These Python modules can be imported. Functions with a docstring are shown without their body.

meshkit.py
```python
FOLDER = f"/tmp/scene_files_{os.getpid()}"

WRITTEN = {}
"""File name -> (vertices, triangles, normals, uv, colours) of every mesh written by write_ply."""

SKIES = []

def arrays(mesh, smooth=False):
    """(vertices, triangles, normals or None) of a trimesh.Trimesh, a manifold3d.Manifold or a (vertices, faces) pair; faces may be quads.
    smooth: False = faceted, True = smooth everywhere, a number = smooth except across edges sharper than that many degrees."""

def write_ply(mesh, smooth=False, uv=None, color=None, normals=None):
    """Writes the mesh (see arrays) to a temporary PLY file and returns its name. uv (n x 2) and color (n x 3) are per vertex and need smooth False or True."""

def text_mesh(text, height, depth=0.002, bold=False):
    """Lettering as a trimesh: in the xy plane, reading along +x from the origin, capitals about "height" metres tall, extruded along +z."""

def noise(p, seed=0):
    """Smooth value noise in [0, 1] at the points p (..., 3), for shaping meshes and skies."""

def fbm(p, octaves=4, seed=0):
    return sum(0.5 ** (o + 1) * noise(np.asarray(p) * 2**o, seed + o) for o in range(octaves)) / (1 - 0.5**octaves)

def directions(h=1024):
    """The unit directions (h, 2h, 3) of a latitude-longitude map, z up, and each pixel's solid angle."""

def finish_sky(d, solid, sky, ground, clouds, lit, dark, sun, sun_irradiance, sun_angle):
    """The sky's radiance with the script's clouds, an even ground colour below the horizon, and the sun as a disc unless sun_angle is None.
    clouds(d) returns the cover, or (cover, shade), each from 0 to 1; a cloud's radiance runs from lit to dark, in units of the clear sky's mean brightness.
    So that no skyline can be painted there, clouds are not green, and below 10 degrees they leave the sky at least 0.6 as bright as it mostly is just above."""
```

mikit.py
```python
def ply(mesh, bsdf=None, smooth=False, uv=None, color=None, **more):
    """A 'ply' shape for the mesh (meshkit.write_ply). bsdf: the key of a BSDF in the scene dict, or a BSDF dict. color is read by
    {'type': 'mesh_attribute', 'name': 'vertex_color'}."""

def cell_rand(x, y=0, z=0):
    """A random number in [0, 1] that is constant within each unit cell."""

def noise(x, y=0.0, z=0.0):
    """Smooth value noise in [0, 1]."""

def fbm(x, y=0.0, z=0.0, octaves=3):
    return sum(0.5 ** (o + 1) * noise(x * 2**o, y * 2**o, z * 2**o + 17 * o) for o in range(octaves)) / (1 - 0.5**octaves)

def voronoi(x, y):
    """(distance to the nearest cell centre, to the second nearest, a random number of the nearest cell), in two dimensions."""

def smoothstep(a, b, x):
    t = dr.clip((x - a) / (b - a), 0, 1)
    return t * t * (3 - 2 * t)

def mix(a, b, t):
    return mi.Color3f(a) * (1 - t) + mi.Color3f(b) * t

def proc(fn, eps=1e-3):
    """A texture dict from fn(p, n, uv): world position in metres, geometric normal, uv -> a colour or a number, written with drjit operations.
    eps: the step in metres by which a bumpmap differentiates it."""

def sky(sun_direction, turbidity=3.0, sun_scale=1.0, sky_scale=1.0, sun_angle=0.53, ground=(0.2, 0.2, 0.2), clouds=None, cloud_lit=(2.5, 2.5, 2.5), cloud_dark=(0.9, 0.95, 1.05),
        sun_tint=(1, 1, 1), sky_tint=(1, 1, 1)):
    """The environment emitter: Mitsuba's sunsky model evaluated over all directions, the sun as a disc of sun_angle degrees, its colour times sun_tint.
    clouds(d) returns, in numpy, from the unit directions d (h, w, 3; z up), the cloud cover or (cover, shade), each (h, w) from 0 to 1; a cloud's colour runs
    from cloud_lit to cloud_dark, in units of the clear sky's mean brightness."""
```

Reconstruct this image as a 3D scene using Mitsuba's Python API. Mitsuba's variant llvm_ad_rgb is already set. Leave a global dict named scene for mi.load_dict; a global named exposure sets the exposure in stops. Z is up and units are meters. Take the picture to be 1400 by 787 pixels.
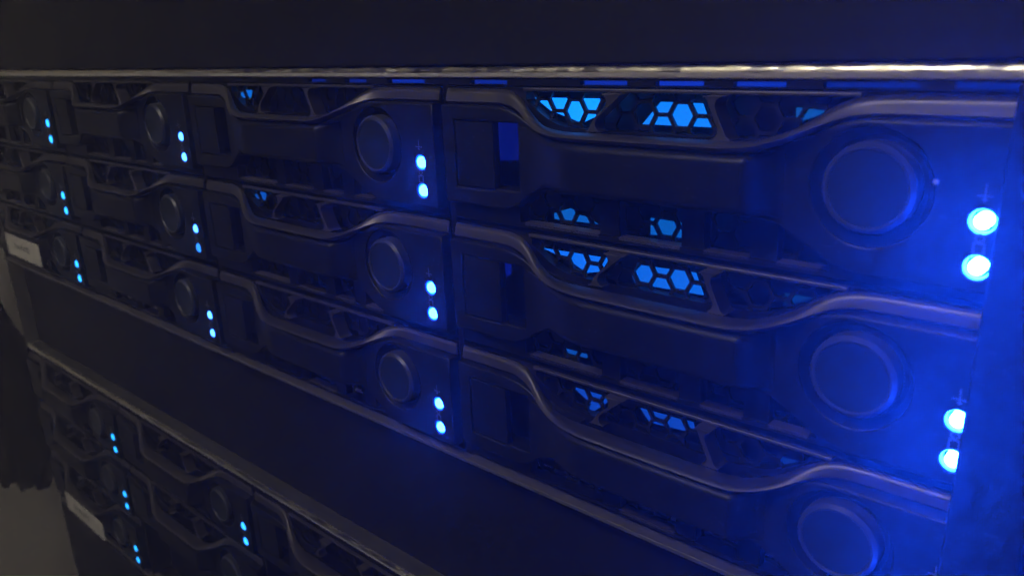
import math
import numpy as np, trimesh, mitsuba as mi, mikit, meshkit, drjit as dr
from shapely.geometry import Polygon, Point, box as sbox
from shapely.ops import unary_union

T = mi.ScalarTransform4f
scene, labels = {}, {}
MM = 0.001

# ------------------------------------------------------------------ camera, light, exposure
CAM = np.array([345.5912, -114.5276, 25.1679]) * MM
RIGHT = np.array([0.74011855, 0.67118354, -0.04167958])
UP = np.array([-0.17016402, 0.24688235, 0.95398811])
FWD = np.array([-0.65059107, 0.69897193, -0.29693349])
GLARE_HAZE = 0.72  # density of the added haze that imitates lens glare
scene['camera'] = {
    'type': 'thinlens', 'fov': 2 * math.degrees(math.atan(700 / 1115.932)), 'fov_axis': 'x',
    'near_clip': 0.004, 'far_clip': 60.0, 'aperture_radius': 0.0005, 'focus_distance': 0.165,
    'to_world': T().look_at(origin=CAM.tolist(), target=(CAM + FWD).tolist(), up=UP.tolist()),
    'medium': {'type': 'ref', 'id': 'air'}}
scene['air'] = {'type': 'homogeneous', 'albedo': {'type': 'rgb', 'value': [0.95, 0.95, 0.95]}, 'sigma_t': GLARE_HAZE,
                'phase': {'type': 'hg', 'g': 0.82}}
exposure = 4.0
DIM = 2.0 ** -exposure          # every lamp is as dim as the dark room; the camera is exposed for it

# ------------------------------------------------------------------ materials
def rgb(*c): return {'type': 'rgb', 'value': list(map(float, c))}
N = mikit
def plastic(base, rough, spec=0.5, grain=0.15, bump=None, metallic=0.0, scale=2500.0):
    def r(p, n, uv): return mi.Float(rough) * (1 - grain + 2 * grain * N.fbm(p.x * scale, p.y * scale, p.z * scale))
    b = {'type': 'principled', 'base_color': rgb(*base), 'roughness': mikit.proc(r), 'specular': spec, 'metallic': metallic}
    if bump:
        b = {'type': 'bumpmap', 'arbitrary': mikit.proc(bump, 5e-5), 'scale': 1.0, 'bsdf': b}
    return {'type': 'twosided', 'bsdf': b}
def grainy(p, n, uv):
    d = N.smoothstep(0.35, 0.85, N.fbm(p.x * 160, p.y * 160, p.z * 160, 4))
    k = N.smoothstep(0.80, 0.86, N.noise(p.x * 1500, p.y * 1500, p.z * 1500))
    return N.mix([0.0105, 0.0105, 0.012], [0.0155, 0.015, 0.0155], d) + mi.Color3f(0.010) * k * d
scene['black_plastic'] = {'type': 'twosided', 'bsdf': {'type': 'principled', 'base_color': mikit.proc(grainy), 'roughness': 0.42, 'specular': 0.45}}
scene['dark_plastic'] = plastic((0.008, 0.008, 0.0095), 0.40)
scene['lever_plastic'] = plastic((0.17, 0.155, 0.147), 0.46, spec=0.8, metallic=0.82)
scene['sill_plastic'] = plastic((0.09, 0.08, 0.074), 0.4)
scene['button_plastic'] = plastic((0.022, 0.028, 0.034), 0.34)
scene['button_ring'] = plastic((0.055, 0.058, 0.062), 0.34)
scene['dark_metal'] = plastic((0.007, 0.007, 0.008), 0.5, grain=0.3)
scene['panel_paint'] = plastic((0.014, 0.0125, 0.0135), 0.55, grain=0.25)
def lip_rough(p, n, uv): return 0.16 + 0.22 * N.fbm(p.x * 260, p.y * 900, p.z * 900)
def lip_col(p, n, uv): return N.mix([0.78, 0.745, 0.68], [0.62, 0.59, 0.545], N.smoothstep(0.35, 0.75, N.fbm(p.x * 90, p.y * 500, p.z * 500)))
scene['lip_metal'] = {'type': 'twosided', 'bsdf': {'type': 'principled', 'base_color': mikit.proc(lip_col), 'roughness': mikit.proc(lip_rough), 'metallic': 0.25, 'specular': 0.9}}
def bare_rough(p, n, uv): return 0.14 + 0.30 * N.smoothstep(0.3, 0.7, N.fbm(p.x * 330, p.y * 200, p.z * 200))
scene['bare_metal'] = {'type': 'twosided', 'bsdf': {'type': 'principled', 'base_color': rgb(0.90, 0.83, 0.62), 'roughness': mikit.proc(bare_rough), 'metallic': 1.0}}
def cover_col(p, n, uv): return N.mix([0.085, 0.08, 0.062], [0.055, 0.052, 0.043], N.fbm(p.x * 60, p.y * 300, 1.0))
scene['cover_paint'] = {'type': 'twosided', 'bsdf': {'type': 'principled', 'base_color': mikit.proc(cover_col), 'roughness': 0.45, 'specular': 0.5}}
scene['edge_metal'] = plastic((0.15, 0.138, 0.128), 0.45, grain=0.3, metallic=0.2, scale=900)
def paper(p, n, uv): return N.mix([0.86, 0.83, 0.74], [0.76, 0.73, 0.65], N.fbm(p.x * 300, p.y * 300, p.z * 300))
scene['paper'] = {'type': 'twosided', 'bsdf': {'type': 'diffuse', 'reflectance': mikit.proc(paper)}}
scene['faded_ink'] = {'type': 'twosided', 'bsdf': {'type': 'diffuse', 'reflectance': rgb(0.26, 0.25, 0.235)}}
scene['print_grey'] = {'type': 'twosided', 'bsdf': {'type': 'diffuse', 'reflectance': rgb(0.11, 0.11, 0.11)}}
def wallc(p, n, uv): return N.mix([0.82, 0.77, 0.67], [0.74, 0.69, 0.60], N.fbm(p.x * 9, p.y * 9, p.z * 9, 4))
scene['pale_paint'] = {'type': 'twosided', 'bsdf': {'type': 'diffuse', 'reflectance': mikit.proc(wallc)}}
scene['black_sheet'] = {'type': 'twosided', 'bsdf': {'type': 'principled', 'base_color': rgb(0.006, 0.0055, 0.0055), 'roughness': 0.9, 'specular': 0.1}}
scene['lamp_housing'] = {'type': 'twosided', 'bsdf': {'type': 'diffuse', 'reflectance': rgb(0.6, 0.6, 0.6)}}

# ------------------------------------------------------------------ mesh helpers (millimetres, x right, y into the rack, z up)
def mesh(v, f):
    return trimesh.Trimesh(np.asarray(v, float), np.asarray(f, int), process=False)
def join(*ms): return trimesh.util.concatenate([m for m in ms])
def polys(g): return [p for p in getattr(g, 'geoms', [g]) if p.area > 1e-4]
def ext(poly, y0, y1):
    """A polygon in x, z as a slab from depth y0 to y1."""
    out = []
    for p in polys(poly):
        m = trimesh.creation.extrude_polygon(p, y1 - y0, engine='earcut')
        v = m.vertices
        out.append(mesh(np.stack([v[:, 0], y0 + v[:, 2], v[:, 1]], 1), m.faces[:, ::-1]))
    return join(*out)
def bx(x0, x1, y0, y1, z0, z1): return ext(sbox(x0, z0, x1, z1), y0, y1)
def ring_pts(c, step):
    p = np.array(c.coords)[:-1]
    out = []
    for a, b in zip(p, np.roll(p, -1, 0)):
        n = max(1, int(np.ceil(np.linalg.norm(b - a) / step)))
        out += [a + (b - a) * k / n for k in range(n)]
    return np.array(out)
def bevel(poly, y0, y1, c=0.6, cy=None, seg=3, step=3.0):
    """A slab whose front edge (at y0, towards the camera) is rounded over c; cy: how deep the rounding reaches."""
    cy = cy or c
    out = []
    for p in polys(poly):
        p = p.simplify(0.01)
        p = Polygon(p.exterior, p.interiors)
        from shapely.geometry.polygon import orient
        p = orient(p, 1.0)
        V, F, caps = [], [], []
        n0 = 0
        for r in [p.exterior] + list(p.interiors):
            q = ring_pts(r, step)
            a, b = q - np.roll(q, 1, 0), np.roll(q, -1, 0) - q
            a /= np.linalg.norm(a, axis=1, keepdims=True); b /= np.linalg.norm(b, axis=1, keepdims=True)
            na, nb = np.stack([-a[:, 1], a[:, 0]], 1), np.stack([-b[:, 1], b[:, 0]], 1)
            m = na + nb; m /= np.maximum((m * m).sum(1, keepdims=True) / 2, 0.35)
            k = len(q)
            rows = [(0.0, y1)] + [(c * (1 - math.cos(t)), y0 + cy * (1 - math.sin(t))) for t in np.linspace(0, math.pi / 2, seg + 1)]
            for i, (o, y) in enumerate(rows):
                w = q + m * o
                V.append(np.stack([w[:, 0], np.full(k, y), w[:, 1]], 1))
            for i in range(len(rows) - 1):
                s, t = n0 + i * k + np.arange(k), n0 + i * k + (np.arange(k) + 1) % k
                F += [np.stack([s, t, s + k], 1), np.stack([t, t + k, s + k], 1)]
            caps.append((q + m * c, n0 + (len(rows) - 1) * k, q, n0))
            n0 += len(rows) * k
        import mapbox_earcut as ec
        for which, base, flip in ((0, 1, False), (2, 3, True)):
            pts = np.vstack([x[which] for x in caps]); ends = np.cumsum([len(x[which]) for x in caps]).astype(np.uint32)
            idx = np.concatenate([x[base] + np.arange(len(x[which])) for x in caps])
            tri = np.asarray(ec.triangulate_float64(pts, ends)).reshape(-1, 3)
            F.append(idx[tri] if not flip else idx[tri][:, ::-1])
        m = mesh(np.vstack(V), np.vstack(F))
        m.fix_normals()
        out.append(m)
    return join(*out)
def disc(cx, cz, r, n=40): return Point(cx, cz).buffer(r, quad_segs=n // 4)
def lathe(cx, cz, prof, n=48):
    """A turned piece about the y axis through (cx, cz); prof = [(radius, y)] from the middle outwards."""
    a = np.arange(n) * 2 * np.pi / n
    V = np.concatenate([np.stack([cx + r * np.cos(a), np.full(n, y), cz + r * np.sin(a)], 1) for r, y in prof])
    F = []
    for i in range(len(prof) - 1):
        s, t = i * n + np.arange(n), i * n + (np.arange(n) + 1) % n
        F += [np.stack([s, s + n, t], 1), np.stack([t, s + n, t + n], 1)]
    return mesh(V, np.vstack(F))
def sweep(stations):
    """A closed solid through equal cross-section rings."""
    n = len(stations[0]); V = np.vstack(stations); F = []
    for i in range(len(stations) - 1):
        s, t = i * n + np.arange(n), i * n + (np.arange(n) + 1) % n
        F += [np.stack([s, t, s + n], 1), np.stack([t, t + n, s + n], 1)]
    k = np.arange(1, n - 1); e = (len(stations) - 1) * n
    F += [np.stack([0 * k, k + 1, k], 1), np.stack([e + 0 * k, e + k, e + k + 1], 1)]
    m = mesh(V, np.vstack(F)); m.fix_normals()
    return m
def smooth_curve(pts, n):
    from scipy.interpolate import PchipInterpolator
    p = np.array(pts, float)
    t = np.linspace(0, 1, n)
    s = np.concatenate([[0], np.cumsum(np.linalg.norm(np.diff(p, axis=0), axis=1))]); s /= s[-1]
    return np.stack([PchipInterpolator(s, p[:, k])(t) for k in range(p.shape[1])], 1)
def plydict(m, bsdf, smooth=30, **more):
    m = m.copy(); m.vertices = m.vertices * MM
    return mikit.ply(m, bsdf, smooth=smooth, **more)
used = {}
def numbered(name):
    k = used.get(name, -1) + 1; used[name] = k
    return name if k == 0 else f'{name}_{k:03d}'
def part(parent, name, shape, at=(0, 0, 0), label=None, kind=None):
    key = numbered(parent + '__' + name)
    d = dict(shape)
    if any(at): d['to_world'] = T().translate([float(a) * MM for a in at])
    scene[key] = d
    if label or kind:
        labels[key] = {k: v for k, v in (('label', label), ('kind', kind)) if v}
    return key
def thing(name, label, cat, group=None):
    key = numbered(name)
    labels[key] = {'label': label, 'category': cat}
    if group: labels[key]['group'] = group
    return key
def single(name, shape, label=None, cat=None, kind=None):
    key = numbered(name); scene[key] = shape
    labels[key] = {k: v for k, v in (('label', label), ('category', cat), ('kind', kind)) if v}
    return key

# ------------------------------------------------------------------ the setting: wall, floor, air, lamp
P, H, NEXT = 107.0, 28.029, 133.35
scene['wall'] = plydict(bx(-320, -300, -160, 560, -900, 200), 'pale_paint'); labels['wall'] = {'kind': 'structure'}
def lamp(name, x, y, z, w, d, power, label):
    t = thing(name, label, 'lamp')
    part(t, 'housing', plydict(bevel(sbox(x - w / 2 - 12, y - d / 2 - 12, x + w / 2 + 12, y + d / 2 + 12), 0, 30, 4), 'lamp_housing', to_world=None) if False else
         plydict(join(bx(x - w / 2 - 12, x + w / 2 + 12, y - d / 2 - 12, y + d / 2 + 12, z + 1, z + 30)), 'lamp_housing'))
    q = mesh([[x - w / 2, y - d / 2, z], [x + w / 2, y - d / 2, z], [x + w / 2, y + d / 2, z], [x - w / 2, y + d / 2, z]], [[0, 2, 1], [0, 3, 2]])
    part(t, 'diffuser', plydict(q, 'lamp_housing', smooth=False, emitter={'type': 'area', 'radiance': rgb(*(DIM * np.array(power))), 'sampling_weight': 6.0}))
Q = 15.0
lamp('hanging_lamp', 170, -450, 420, 280, 130, (Q, Q * 0.91, Q * 0.77), 'warm white hanging lamp above and before the rack')

# ------------------------------------------------------------------ one hot-swap drive tray; the origin is its upper lamp
F = smooth_curve([(-99.9, 2.0, 13.2), (-86, 2.0, 13.2), (-82, 1.4, 12.8), (-79, 0.7, 11.8), (-76.4, -0.5, 10.3), (-73.6, -1.7, 9.1), (-70.5, -2.9, 8.5), (-66, -4.3, 8.3), (-61, -5, 8.3),
                  (-50, -5, 8.3), (-36, -5, 8.3), (-31, -5, 8.6), (-27, -4.4, 9.5), (-23.5, -3.0, 10.8), (-20.5, -0.8, 12.1), (-17.5, 1.2, 13.0), (-14.5, 2.1, 13.3), (-9, 2.3, 13.3), (4.7, 2.3, 13.3)], 90)
B = smooth_curve([(-99.9, 2.8, 15.3), (-86, 2.8, 15.3), (-82, 2.4, 15.0), (-79.0, 1.7, 13.4), (-76.4, 0.8, 11.5), (-73.6, -0.1, 9.9), (-70.5, -0.8, 8.9), (-66, -1.2, 8.5), (-61, -1.2, 8.5),
                  (-50, -1.2, 8.5), (-36, -1.2, 8.5), (-31, -1.1, 8.8), (-27, -0.6, 9.9), (-23.5, 0.1, 11.6), (-20.5, 1.2, 13.6), (-17.8, 2.2, 14.8), (-14.5, 2.8, 15.2), (-9, 2.9, 15.3), (4.7, 2.9, 15.3)], 90)
def fz(x): return np.interp(x, F[:, 0], F[:, 2])
def bz(x): return np.interp(x, B[:, 0], B[:, 2])
def lever_mesh():
    st = []
    for f, b in zip(F, B):
        d = (b - f); d /= np.linalg.norm(d)
        st.append(np.array([f + [0, 0.35, -0.75], f + [0, -0.03, -0.42], f + d * 0.22 + [0, 0, -0.20], f + d * 0.7 + [0, 0, -0.01], (f + b) / 2 + [0, -0.05, 0.06], b, b + [0, 1.0, -0.6], f + [0, 1.4, -1.2]]))
    return sweep(st)
xs = np.linspace(-79.0, -18.3, 50)
TOPZ = 14.95
opening = Polygon(list(zip(xs, bz(xs) - 0.05)) + [(-18.0, TOPZ - 0.35), (-18.4, TOPZ), (-78.8, TOPZ)]).buffer(0)
def bot(x):   # lower outline of the tray's face
    return np.interp(x, [-99.9, -83, -80, -77.5, -75, -30, -27, -23, -19, -15, 4.7], [-7.6, -7.6, -6.6, -4.6, -3.2, -3.2, -3.8, -6.0, -8.4, -9.5, -9.5])
xb = np.linspace(-81.5, -20.0, 50)
low_open = Polygon([(x, bot(x)) for x in xb] + [(-20.0, -10.4), (-81.5, -10.4)])
tray_rect = sbox(-99.9, -11.35, 4.7, 15.65)
slot_poly = sbox(-85.6, -3.7, -79.3, 9.2)
frame_poly = tray_rect.difference(opening).difference(low_open).difference(sbox(-95, -3.9, -79.0, 9.4))
xf = np.linspace(-99.9, 4.7, 120)
face_poly = Polygon([(x, fz(x) - 1.0) for x in xf] + [(x, bot(x)) for x in xf[::-1]]).buffer(0)
BC, BR = (-14.3, 3.0), 6.4
hole = unary_union([disc(*BC, 8.3, 64), slot_poly, disc(0, 0, 1.5, 32), disc(0, -6.07, 1.5, 32)])
right_face = face_poly.intersection(sbox(-31.5, -20, 10, 30)).difference(hole)
left_face = face_poly.intersection(sbox(-110, -20, -66, 30)).difference(hole)
catch_poly = sbox(-96.2, -3.9, -85.75, 9.1)
left_face = left_face.difference(unary_union([catch_poly.buffer(0.22, join_style=2), slot_poly]).buffer(0.12, join_style=2).buffer(-0.12, join_style=2))
def ss(a, b, x):
    t = np.clip((x - a) / (b - a), 0, 1); return t * t * (3 - 2 * t)
def block_mesh():
    """The raised grip in the middle of the tray, swept along x; both of its ends slope back into the face."""
    st = []
    for x in np.concatenate([np.linspace(-77.8, -60, 26), np.linspace(-58, -33, 10), np.linspace(-32, -26.4, 12)]):
        top = np.interp(x, [-79, -77, -74, -70, -66, -36, -31, -28, -26], [9.0, 8.6, 7.8, 7.2, 6.9, 6.9, 7.0, 7.5, 8.0])
        low = np.interp(x, [-79, -76, -72, -31, -28, -26], [-4.4, -3.6, -2.1, -2.1, -2.4, -2.8])
        d = 4.7 * ss(-77.5, -61.5, x) * (1 - ss(-31.2, -26.4, x)) + 0.05
        r = min(1.4, d * 0.8)
        a = np.linspace(0, math.pi / 2, 6)
        ring = [(x, 1.2, low)] + [(x, -d + r * (1 - math.sin(t)), low + r * (1 - math.cos(t))) for t in a] + [(x, -d + r * (1 - math.cos(t)), top - r * (1 - math.sin(t))) for t in a] + [(x, 1.2, top)]
        st.append(np.array(ring))
    return sweep(st)

def hexes(region, y0, y1, Rl=2.45, Rh=2.08, ox=-68.2, oz=11.4):
    cut = []
    x0, z0, x1, z1 = region.bounds
    for i in range(int((x0 - ox) / (1.5 * Rl)) - 2, int((x1 - ox) / (1.5 * Rl)) + 3):
        for j in range(-9, 5):
            cx, cz = ox + i * 1.5 * Rl, oz + (j + 0.5 * (i % 2)) * math.sqrt(3) * Rl
            h = Polygon([(cx + Rh * math.cos(a), cz + Rh * math.sin(a)) for a in np.arange(6) * math.pi / 3])
            if h.intersects(region): cut.append(h)
    return ext(region.difference(unary_union(cut)), y0, y1)

from shapely.geometry import LineString
def ribs():
    """The two webs across the vent, flared where they meet its edges: what is left of it beside three rounded openings."""
    a = LineString(smooth_curve([(-55.4, 15.3), (-58.5, 12.8), (-61.3, 10.4), (-62.6, 8.2)], 14)).buffer(0.24)
    b = LineString(smooth_curve([(-38.9, 15.3), (-38.1, 13.0), (-36.9, 10.4), (-35.8, 8.2)], 14)).buffer(0.46)
    cells = opening.difference(unary_union([a, b]))
    webs = opening.difference(unary_union([c.buffer(-1.35).buffer(1.35) for c in polys(cells)]))
    return [webs.intersection(sbox(x0, 0, x1, 30)).buffer(-0.03).buffer(0.03) for x0, x1 in ((-68, -48), (-47.9, -27))]
rib_a, rib_b = ribs()
pieces = dict(
    frame=plydict(join(ext(frame_poly, 3.0, 5.5)), 'dark_plastic'),
    rim=plydict(bevel(sbox(-78.9, 15.0, -17.0, 15.62), 2.0, 3.0, 0.2), 'lever_plastic'),
    lever=plydict(lever_mesh(), 'lever_plastic', smooth=35),
    left_face=plydict(bevel(left_face, 0.4, 3.0, 0.45), 'black_plastic'),
    right_face=plydict(bevel(right_face, 0.0, 3.0, 0.45), 'black_plastic'),
    block=plydict(block_mesh(), 'black_plastic', smooth=40),
    catch=plydict(bevel(catch_poly, 0.5, 2.2, 0.3), 'black_plastic'),
    slot=plydict(ext(sbox(-97, -6, -77, 11), 10.0, 10.6), 'dark_metal'),
    moat=plydict(lathe(*BC, [(8.35, 0.15), (8.0, 0.9), (7.2, 2.2), (6.2, 2.3)]), 'dark_plastic'),
    button=plydict(lathe(*BC, [(0.01, -0.55), (3.0, -0.58), (5.35, -0.68)]), 'button_plastic'),
    button_ring=plydict(lathe(*BC, [(5.35, -0.68), (5.55, -0.95), (5.8, -0.95), (6.35, -0.35), (6.42, 0.2), (6.42, 2.3)]), 'button_ring', smooth=25),
    grille=plydict(hexes(opening.buffer(0.4), 3.9, 4.5), 'dark_metal', smooth=False),
    lower_grille=plydict(hexes(low_open.buffer(0.3), 5.6, 6.2), 'dark_metal', smooth=False),
    rib_a=plydict(bevel(rib_a, 0.3, 2.9, 0.12, step=1.0), 'lever_plastic'),
    rib_b=plydict(bevel(rib_b, -0.7, 2.9, 0.15, step=1.0), 'lever_plastic'),
    icon_a=plydict(join(bx(-1.0, 1.0, -0.02, 0.02, 3.2, 3.42), bx(-0.11, 0.11, -0.02, 0.02, 2.5, 4.9), bx(-0.35, 0.35, -0.02, 0.02, 2.75, 2.95)), 'print_grey'),
    icon_b=plydict(join(ext(disc(0, -2.1, 0.62).difference(disc(0, -2.1, 0.40)), -0.02, 0.02), ext(sbox(-0.62, -4.2, 0.62, -2.85).buffer(0.15).difference(sbox(-0.5, -4.1, 0.5, -2.95)), -0.02, 0.02)), 'print_grey'),
)
sills = [plydict(bx(a, b, 3.0, 5.45, -10.9, -10.3), 'sill_plastic') for a, b in ((-80.5, -62.5), (-58, -45.5), (-41, -33), (-28.3, -21.5))]
posts = [plydict(bx(a, b, 3.4, 5.5, -10.4, -3.0), 'dark_plastic') for a, b in ((-62.4, -58.1), (-45.4, -41.1), (-32.9, -28.4))]
LED = np.array([0.0040, 0.058, 1.0])
def led_mesh(z, k=1.0):
    return lathe(0, z, [(0.01, -0.10), (0.6 * k, -0.08), (1.0 * k, 0.02), (1.2 * k, 0.3), (1.22 * k, 2.0)], 28)
led_m = [led_mesh(0), led_mesh(-6.07)]
led_near = [led_mesh(0, 0.86), led_mesh(-6.07, 0.86)]
led_wide = [led_mesh(0, 1.2), led_mesh(-6.07, 1.2)]
def led(i, power):
    c = np.array(FAR[power]) if power in FAR else LED * power
    return plydict((led_near if c[2] > 300 else led_m if c[2] > 12 else led_wide)[i], 'dark_plastic', emitter={'type': 'area', 'radiance': rgb(*(DIM * c)), 'sampling_weight': float(np.clip(c[2] / 60.0, 0.4, 20.0))})
FAR = {'c2': (0.42, 2.4, 15.0), 'c2dim': (0.05, 0.5, 2.6), 'c1': (0.09, 1.4, 5.0), 'low1': (0.06, 1.25, 4.0), 'low2': (0.09, 1.1, 4.5)}
GLOW = np.array([0.004, 0.27, 1.25])  # colour of added glowing plates imitating blue light behind the vents
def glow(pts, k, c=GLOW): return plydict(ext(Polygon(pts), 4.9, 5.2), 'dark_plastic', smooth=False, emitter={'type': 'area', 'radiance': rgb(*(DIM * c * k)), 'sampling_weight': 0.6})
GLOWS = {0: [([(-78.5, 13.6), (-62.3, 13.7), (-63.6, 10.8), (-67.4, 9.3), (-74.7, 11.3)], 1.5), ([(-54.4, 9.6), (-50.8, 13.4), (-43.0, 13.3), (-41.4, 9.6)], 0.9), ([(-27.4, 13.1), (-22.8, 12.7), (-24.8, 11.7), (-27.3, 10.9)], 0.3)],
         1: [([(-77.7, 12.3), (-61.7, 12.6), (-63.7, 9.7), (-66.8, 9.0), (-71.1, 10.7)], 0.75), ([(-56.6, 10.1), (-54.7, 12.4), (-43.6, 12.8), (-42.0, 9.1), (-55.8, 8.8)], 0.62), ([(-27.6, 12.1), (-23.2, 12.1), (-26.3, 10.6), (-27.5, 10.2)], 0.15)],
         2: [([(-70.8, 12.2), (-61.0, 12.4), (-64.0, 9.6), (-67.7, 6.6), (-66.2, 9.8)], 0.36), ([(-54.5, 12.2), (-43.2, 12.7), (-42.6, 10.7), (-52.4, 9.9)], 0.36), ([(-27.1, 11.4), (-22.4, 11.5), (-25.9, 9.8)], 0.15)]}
SLOTG = {0: [([(-93, 8.8), (-81, 8.8), (-81, 1.5), (-93, 0.5)], 0.11)], 1: [([(-89.6, 8.2), (-88.3, 8.4), (-87.6, 7.0), (-87.8, 5.0), (-88.8, 4.4), (-89.6, 5.4)], 0.15)], 2: []}  # glowing plate added in the slot to imitate a blue glint
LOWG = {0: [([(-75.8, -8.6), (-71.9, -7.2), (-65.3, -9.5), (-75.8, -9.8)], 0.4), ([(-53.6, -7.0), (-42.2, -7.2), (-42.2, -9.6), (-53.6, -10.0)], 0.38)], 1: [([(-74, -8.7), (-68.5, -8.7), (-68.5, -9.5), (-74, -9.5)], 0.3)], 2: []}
def tray(c, r, s, label, group, power, glows=()):
    t = thing('drive_tray', label, 'drive tray', group)
    rng = np.random.default_rng(100 * s + 10 * c + r)
    j = rng.uniform(-0.14, 0.14, 3)                     # no tray sits quite like the next
    at = (c * P + j[0], 0.8 * j[1], -r * H - s * NEXT + j[2])
    for name, key in (('frame', 'frame'), ('rim', 'rim'), ('lever', 'lever'), ('face', 'left_face'), ('face', 'right_face'), ('grip', 'block'), ('catch', 'catch'), ('slot', 'slot'), ('grille', 'grille'), ('grille', 'lower_grille'), ('rib', 'rib_a'), ('rib', 'rib_b')):
        part(t, name, pieces[key], at)
    b = part(t, 'button', pieces['button'], at)
    part(b, 'ring', pieces['button_ring'], at); part(b, 'recess', pieces['moat'], at)
    for d in (sills if r < 2 else sills[1:2]): part(t, 'vent_sill', d, at)
    for d in posts: part(t, 'vent_post', d, at)
    part(t, 'icon', pieces['icon_a'], at); part(t, 'icon', pieces['icon_b'], at)
    for i in (0, 1):
        part(t, 'status_lamp', led(i, power[i] if isinstance(power, tuple) else power), at)
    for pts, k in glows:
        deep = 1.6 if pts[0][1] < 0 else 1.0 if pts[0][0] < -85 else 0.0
        part(t, 'added_glow', glow(pts, k, np.array([0.006, 0.05, 1.25]) if deep == 1.0 else GLOW * [1, (1.0, 0.82, 0.55)[r], 1]), (at[0], at[1] + deep, at[2]))  # added emissive plate, cut to the outline of a lit patch
    if (c, r, s) == (3, 0, 0):
        part(t, 'metal_dot', plydict(lathe(-5.9, 4.6, [(0.01, -0.22), (0.25, -0.17), (0.38, 0.05)], 16), 'lip_metal'), at)  # small raised dot of lip metal, on this tray only
    return t
ROW = ['top', 'middle', 'bottom']
COL = ['leftmost', 'second from left', 'third from left', 'rightmost']
def low(pts, k, dy=1.5):
    return (pts, k)
for c in range(4):
    for r in range(3):
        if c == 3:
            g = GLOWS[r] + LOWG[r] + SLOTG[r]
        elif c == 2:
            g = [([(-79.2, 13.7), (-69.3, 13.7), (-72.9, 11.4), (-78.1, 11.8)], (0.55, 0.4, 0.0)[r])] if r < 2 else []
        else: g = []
        pw = {3: 1480.0, 2: 150.0, 1: 'c2', 0: 'c1'}[c]
        if (c, r) == (1, 1): pw = ('c2', 'c2dim')
        look = {3: 'large drive tray with dazzling blue lamps', 2: 'black drive tray with paired blue lamps', 1: 'dim black drive tray with two small blue lamps', 0: 'farthest dark drive tray with two tiny blue lamps'}[c]
        tray(c, r, 0, f'{look}, {COL[c]}, {ROW[r]} row, upper server', 'trays of the upper server', pw, g)
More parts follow.
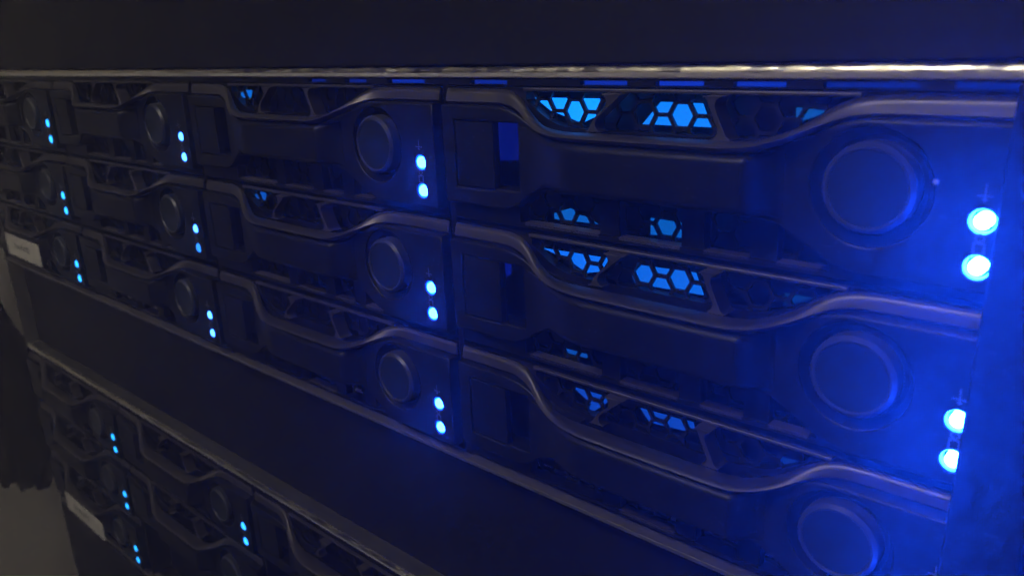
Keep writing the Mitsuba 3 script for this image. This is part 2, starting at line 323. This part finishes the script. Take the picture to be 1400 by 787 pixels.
for c, r in ((0, 0), (0, 1), (0, 2), (1, 0), (1, 1), (2, 0)):
    look = {0: 'dark drive tray with two tiny blue lamps', 1: 'dark drive tray', 2: 'dark tray mostly cut off under the steel ledge'}[c]
    tray(c, r, 1, f'{look}, {COL[c]}, {ROW[r]} row, lower server', 'drive trays of the lower server', {0: 'low1', 1: 'low2', 2: 'low2'}[c])

# ------------------------------------------------------------------ the two servers' bodies
def hem_mesh(z, seed):
    """The folded bare front edge of a server's cover, slightly dented and worn along its upper rounding."""
    prof = [(3.7, -1.9), (3.0, -1.9), (2.75, -1.75), (2.7, -1.5), (2.7, -0.75), (2.76, -0.45), (2.92, -0.2), (3.15, -0.06), (3.45, 0.0), (3.7, 0.0)]
    st = []
    for x in np.arange(-101, 324.01, 0.8):
        p = np.array([[x, y, z + q] for y, q in prof])
        w = meshkit.fbm(p * [0.22, 0.1, 0.1] + seed, 3) - 0.5
        p[3:9, 1] += 0.16 * w[3:9]; p[5:9, 2] += 0.12 * w[5:9]
        st.append(p)
    return sweep(st)
def worn_mesh(z, seed):
    """The bare rounding on top of the hem, rubbed shiny and uneven."""
    st = []
    for x in np.arange(-100.5, 323.51, 0.5):
        w = meshkit.fbm(np.array([x * 0.5 + seed, seed, 0.3]), 4) - 0.5
        u = meshkit.fbm(np.array([x * 1.1, seed + 9.0, 2.3]), 3) - 0.5
        rad, a = 2.1 + 0.5 * w, np.radians([8, 12, 16, 20, 25, 30, 35])
        p = [(x, 2.62 + rad * (1 - math.cos(t)) + 0.04 * u * math.sin(3 * t), z - 1.2 + 0.19 * w + rad * math.sin(t)) for t in a]
        y1, z1 = p[-1][1:]
        p += [(x, y1 + 0.16, z1 + 0.09), (x, y1 + 0.40, z1 + 0.13)]
        wd = 1.0
        st.append(np.array(p + [(x, 3.75, z - 0.1), (x, 3.6, z - 0.5), (x, 2.9, z - 0.6 - 0.2 * wd)]))
    return sweep(st)
def server(label, s, cols):
    t = thing('rack_server', label, 'server')
    dz = -s * NEXT
    xr = 328.0
    part(t, 'cover_hem', plydict(hem_mesh(19.05 + dz, 7 + 31 * s), 'lip_metal', smooth=50))
    part(t, 'worn_edge', plydict(worn_mesh(19.05 + dz, 3 + 17 * s), 'bare_metal', smooth=60))
    part(t, 'top_cover', plydict(bx(-101, 324, 3.72, 9.0, 18.45 + dz, 19.02 + dz), 'cover_paint'))
    part(t, 'bottom_edge', plydict(bevel(sbox(-100.6, -69.75 + dz, xr, -68.75 + dz), 1.4, 5.6, 0.25), 'edge_metal'))
    part(t, 'midplane', plydict(bx(-101, xr, 12, 14, -69.7 + dz, 18.4 + dz), 'dark_metal'))
    part(t, 'side', plydict(bx(-101.6, -100.3, 2.2, 420, -69.7 + dz, 17.1 + dz), 'dark_metal'))
    for c in range(1, 4):
        part(t, 'divider', plydict(bx(c * P - 101.9, c * P - 100.3, 3.2, 12, -68.2 + dz, 17.0 + dz), 'dark_plastic'))
    for r in range(1, 3):
        part(t, 'shelf', plydict(bx(-100.2, xr - 4, 5.6, 12, 28.029 - 12.1 - r * H + dz - 0.5, 28.029 - 12.1 - r * H + dz), 'dark_plastic'))
    return t
up = server('upper black rack server with twelve drive trays and bright blue lamps', 0, 4)
lo = server('lower black rack server below the blank panel, seen only at left', 1, 3)
# the slotted strip between the top trays and the cover
spans = [(171, 178.5), (186, 194), (201.5, 213.5), (227, 237), (254.5, 264.5), (270, 279), (284, 292.5), (298, 311), (315, 323.5)]
strip = sbox(-100, 15.75, 326, 17.1)
for a, b in spans: strip = strip.difference(sbox(a, 15.95, b, 16.75))
part(up, 'slotted_strip', plydict(ext(strip, 3.3, 4.6), 'dark_plastic'))
for i, (a, b) in enumerate(spans):  # added glowing plates make the slots look lit; brightness set per slot
    part(up, 'added_glow', plydict(ext(sbox(a - 1, 15.9, b + 1, 16.8), 4.75, 5.0), 'dark_plastic', smooth=False,
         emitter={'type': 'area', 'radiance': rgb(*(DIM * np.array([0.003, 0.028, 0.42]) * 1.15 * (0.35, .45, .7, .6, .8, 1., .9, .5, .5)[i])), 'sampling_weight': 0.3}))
part(lo, 'slotted_strip', plydict(bx(-100, 326, 3.3, 4.6, 15.75 - NEXT, 17.1 - NEXT), 'dark_plastic'))
# right ear of the upper server
ear = Polygon([(323.2, 17.0), (331, 17.0), (331, -69.8), (320.9, -69.8)])
part(up, 'ear', plydict(bevel(ear, -1.4, 8.0, 0.5), 'black_plastic'), label='dark mounting ear hiding half of the rightmost lamps')

# ------------------------------------------------------------------ panels above and between the servers
t = thing('blank_panel', 'plain dark panel filling the gap between the two servers', 'panel')
part(t, 'plate', plydict(bx(-101.4, 334, 9.05, 11, -114.2, -69.9), 'panel_paint'))
part(t, 'flange', plydict(bevel(sbox(-102.6, -114.2, -101.45, -69.9), 2.6, 11, 0.35), 'edge_metal'))
t = thing('device_front', 'smooth dark front of the device above the bright steel ledge', 'panel')
part(t, 'plate', plydict(bevel(sbox(-110, 19.25, 420, 110), 6.5, 40, 0.8, step=40), 'panel_paint'))

t = thing('device_front', 'plain dark device front under the lower server at the bottom edge', 'panel')
part(t, 'plate', plydict(bevel(sbox(-100.4, -330, 330, -NEXT - 70.6), 1.0, 40, 0.8, step=40), 'panel_paint'))

# ------------------------------------------------------------------ stickers on the lower left trays
def sticker(x0, x1, z0, z1, label):
    t = thing('paper_label', label, 'label')
    p = Polygon([(x0, z1), (x1, z1 - 0.2), (x1, z0 - 0.3), (x0 + 0.3, z0)]).buffer(0.6).buffer(-0.0)
    part(t, 'paper', plydict(ext(p, -4.95, -4.82), 'paper', smooth=False))
    rng = np.random.default_rng(5)
    m, x = [], x0 + 9.0
    while x < x0 + 27:
        w = rng.uniform(1.3, 2.4); h = rng.uniform(1.6, 2.6)
        g = sbox(x, (z0 + z1) / 2 - 1.0, x + w, (z0 + z1) / 2 - 1.0 + h).difference(sbox(x + 0.5, (z0 + z1) / 2 - 0.5, x + w - 0.4, (z0 + z1) / 2 - 1.6 + h))
        m.append(ext(g, -5.0, -4.96)); x += w + 0.6
    part(t, 'faded_print', plydict(join(*m), 'faded_ink', smooth=False))
zb = -2 * H
sticker(-66, -26, zb - 3.4, zb + 5.0, 'small off white label with faded print on the upper server')
sticker(-66, -22, zb - NEXT - 2.0, zb - NEXT + 6.5, 'small off white label on the lower server near the bottom left')

# ------------------------------------------------------------------ dark sheet filling an unclear dark area at the rack's left
def sheet():
    nx, nz = 60, 24
    V, Fc = [], []
    for side in (0, 1):
        for j in range(nz):
            for i in range(nx):
                u, v = i / (nx - 1), j / (nz - 1)
                x = -102.3 - (1 - u) * 150
                zend = np.interp(-x, [102, 122, 160, 221, 252], [-189, -203, -221, -240, -250]) + 2.4 * math.sin(u * 23) + 0.8 * math.sin(u * 51 + 1)
                ztop = np.interp(-x, [102, 125, 150, 252], [-117, -112, -80, -60])
                z = ztop + (zend - ztop) * v
                y = 4 + 0.8 * math.sin(u * 23 + 0.6 * v) + 0.3 * math.sin(u * 61 + v) + side * 1.2
                V.append((x, y, z))
        b = side * nx * nz
        for j in range(nz - 1):
            for i in range(nx - 1):
                a = b + j * nx + i
                Fc += [(a, a + 1, a + nx), (a + 1, a + nx + 1, a + nx)]
    return mesh(V, Fc)
single('dark_sheet', plydict(sheet(), 'black_sheet', smooth=True), 'dark folded sheet with wavy lower edge left of the servers', 'sheet')

# ------------------------------------------------------------------ added haze, standing in for lens glare round the blue lamps
scene['haze'] = {'type': 'cube', 'to_world': T().translate([0.0, 0.225, -0.75]).scale([1.6, 0.39, 1.0]), 'bsdf': {'type': 'null'}, 'interior': {'type': 'ref', 'id': 'air'}}
labels['haze'] = {'kind': 'stuff'}
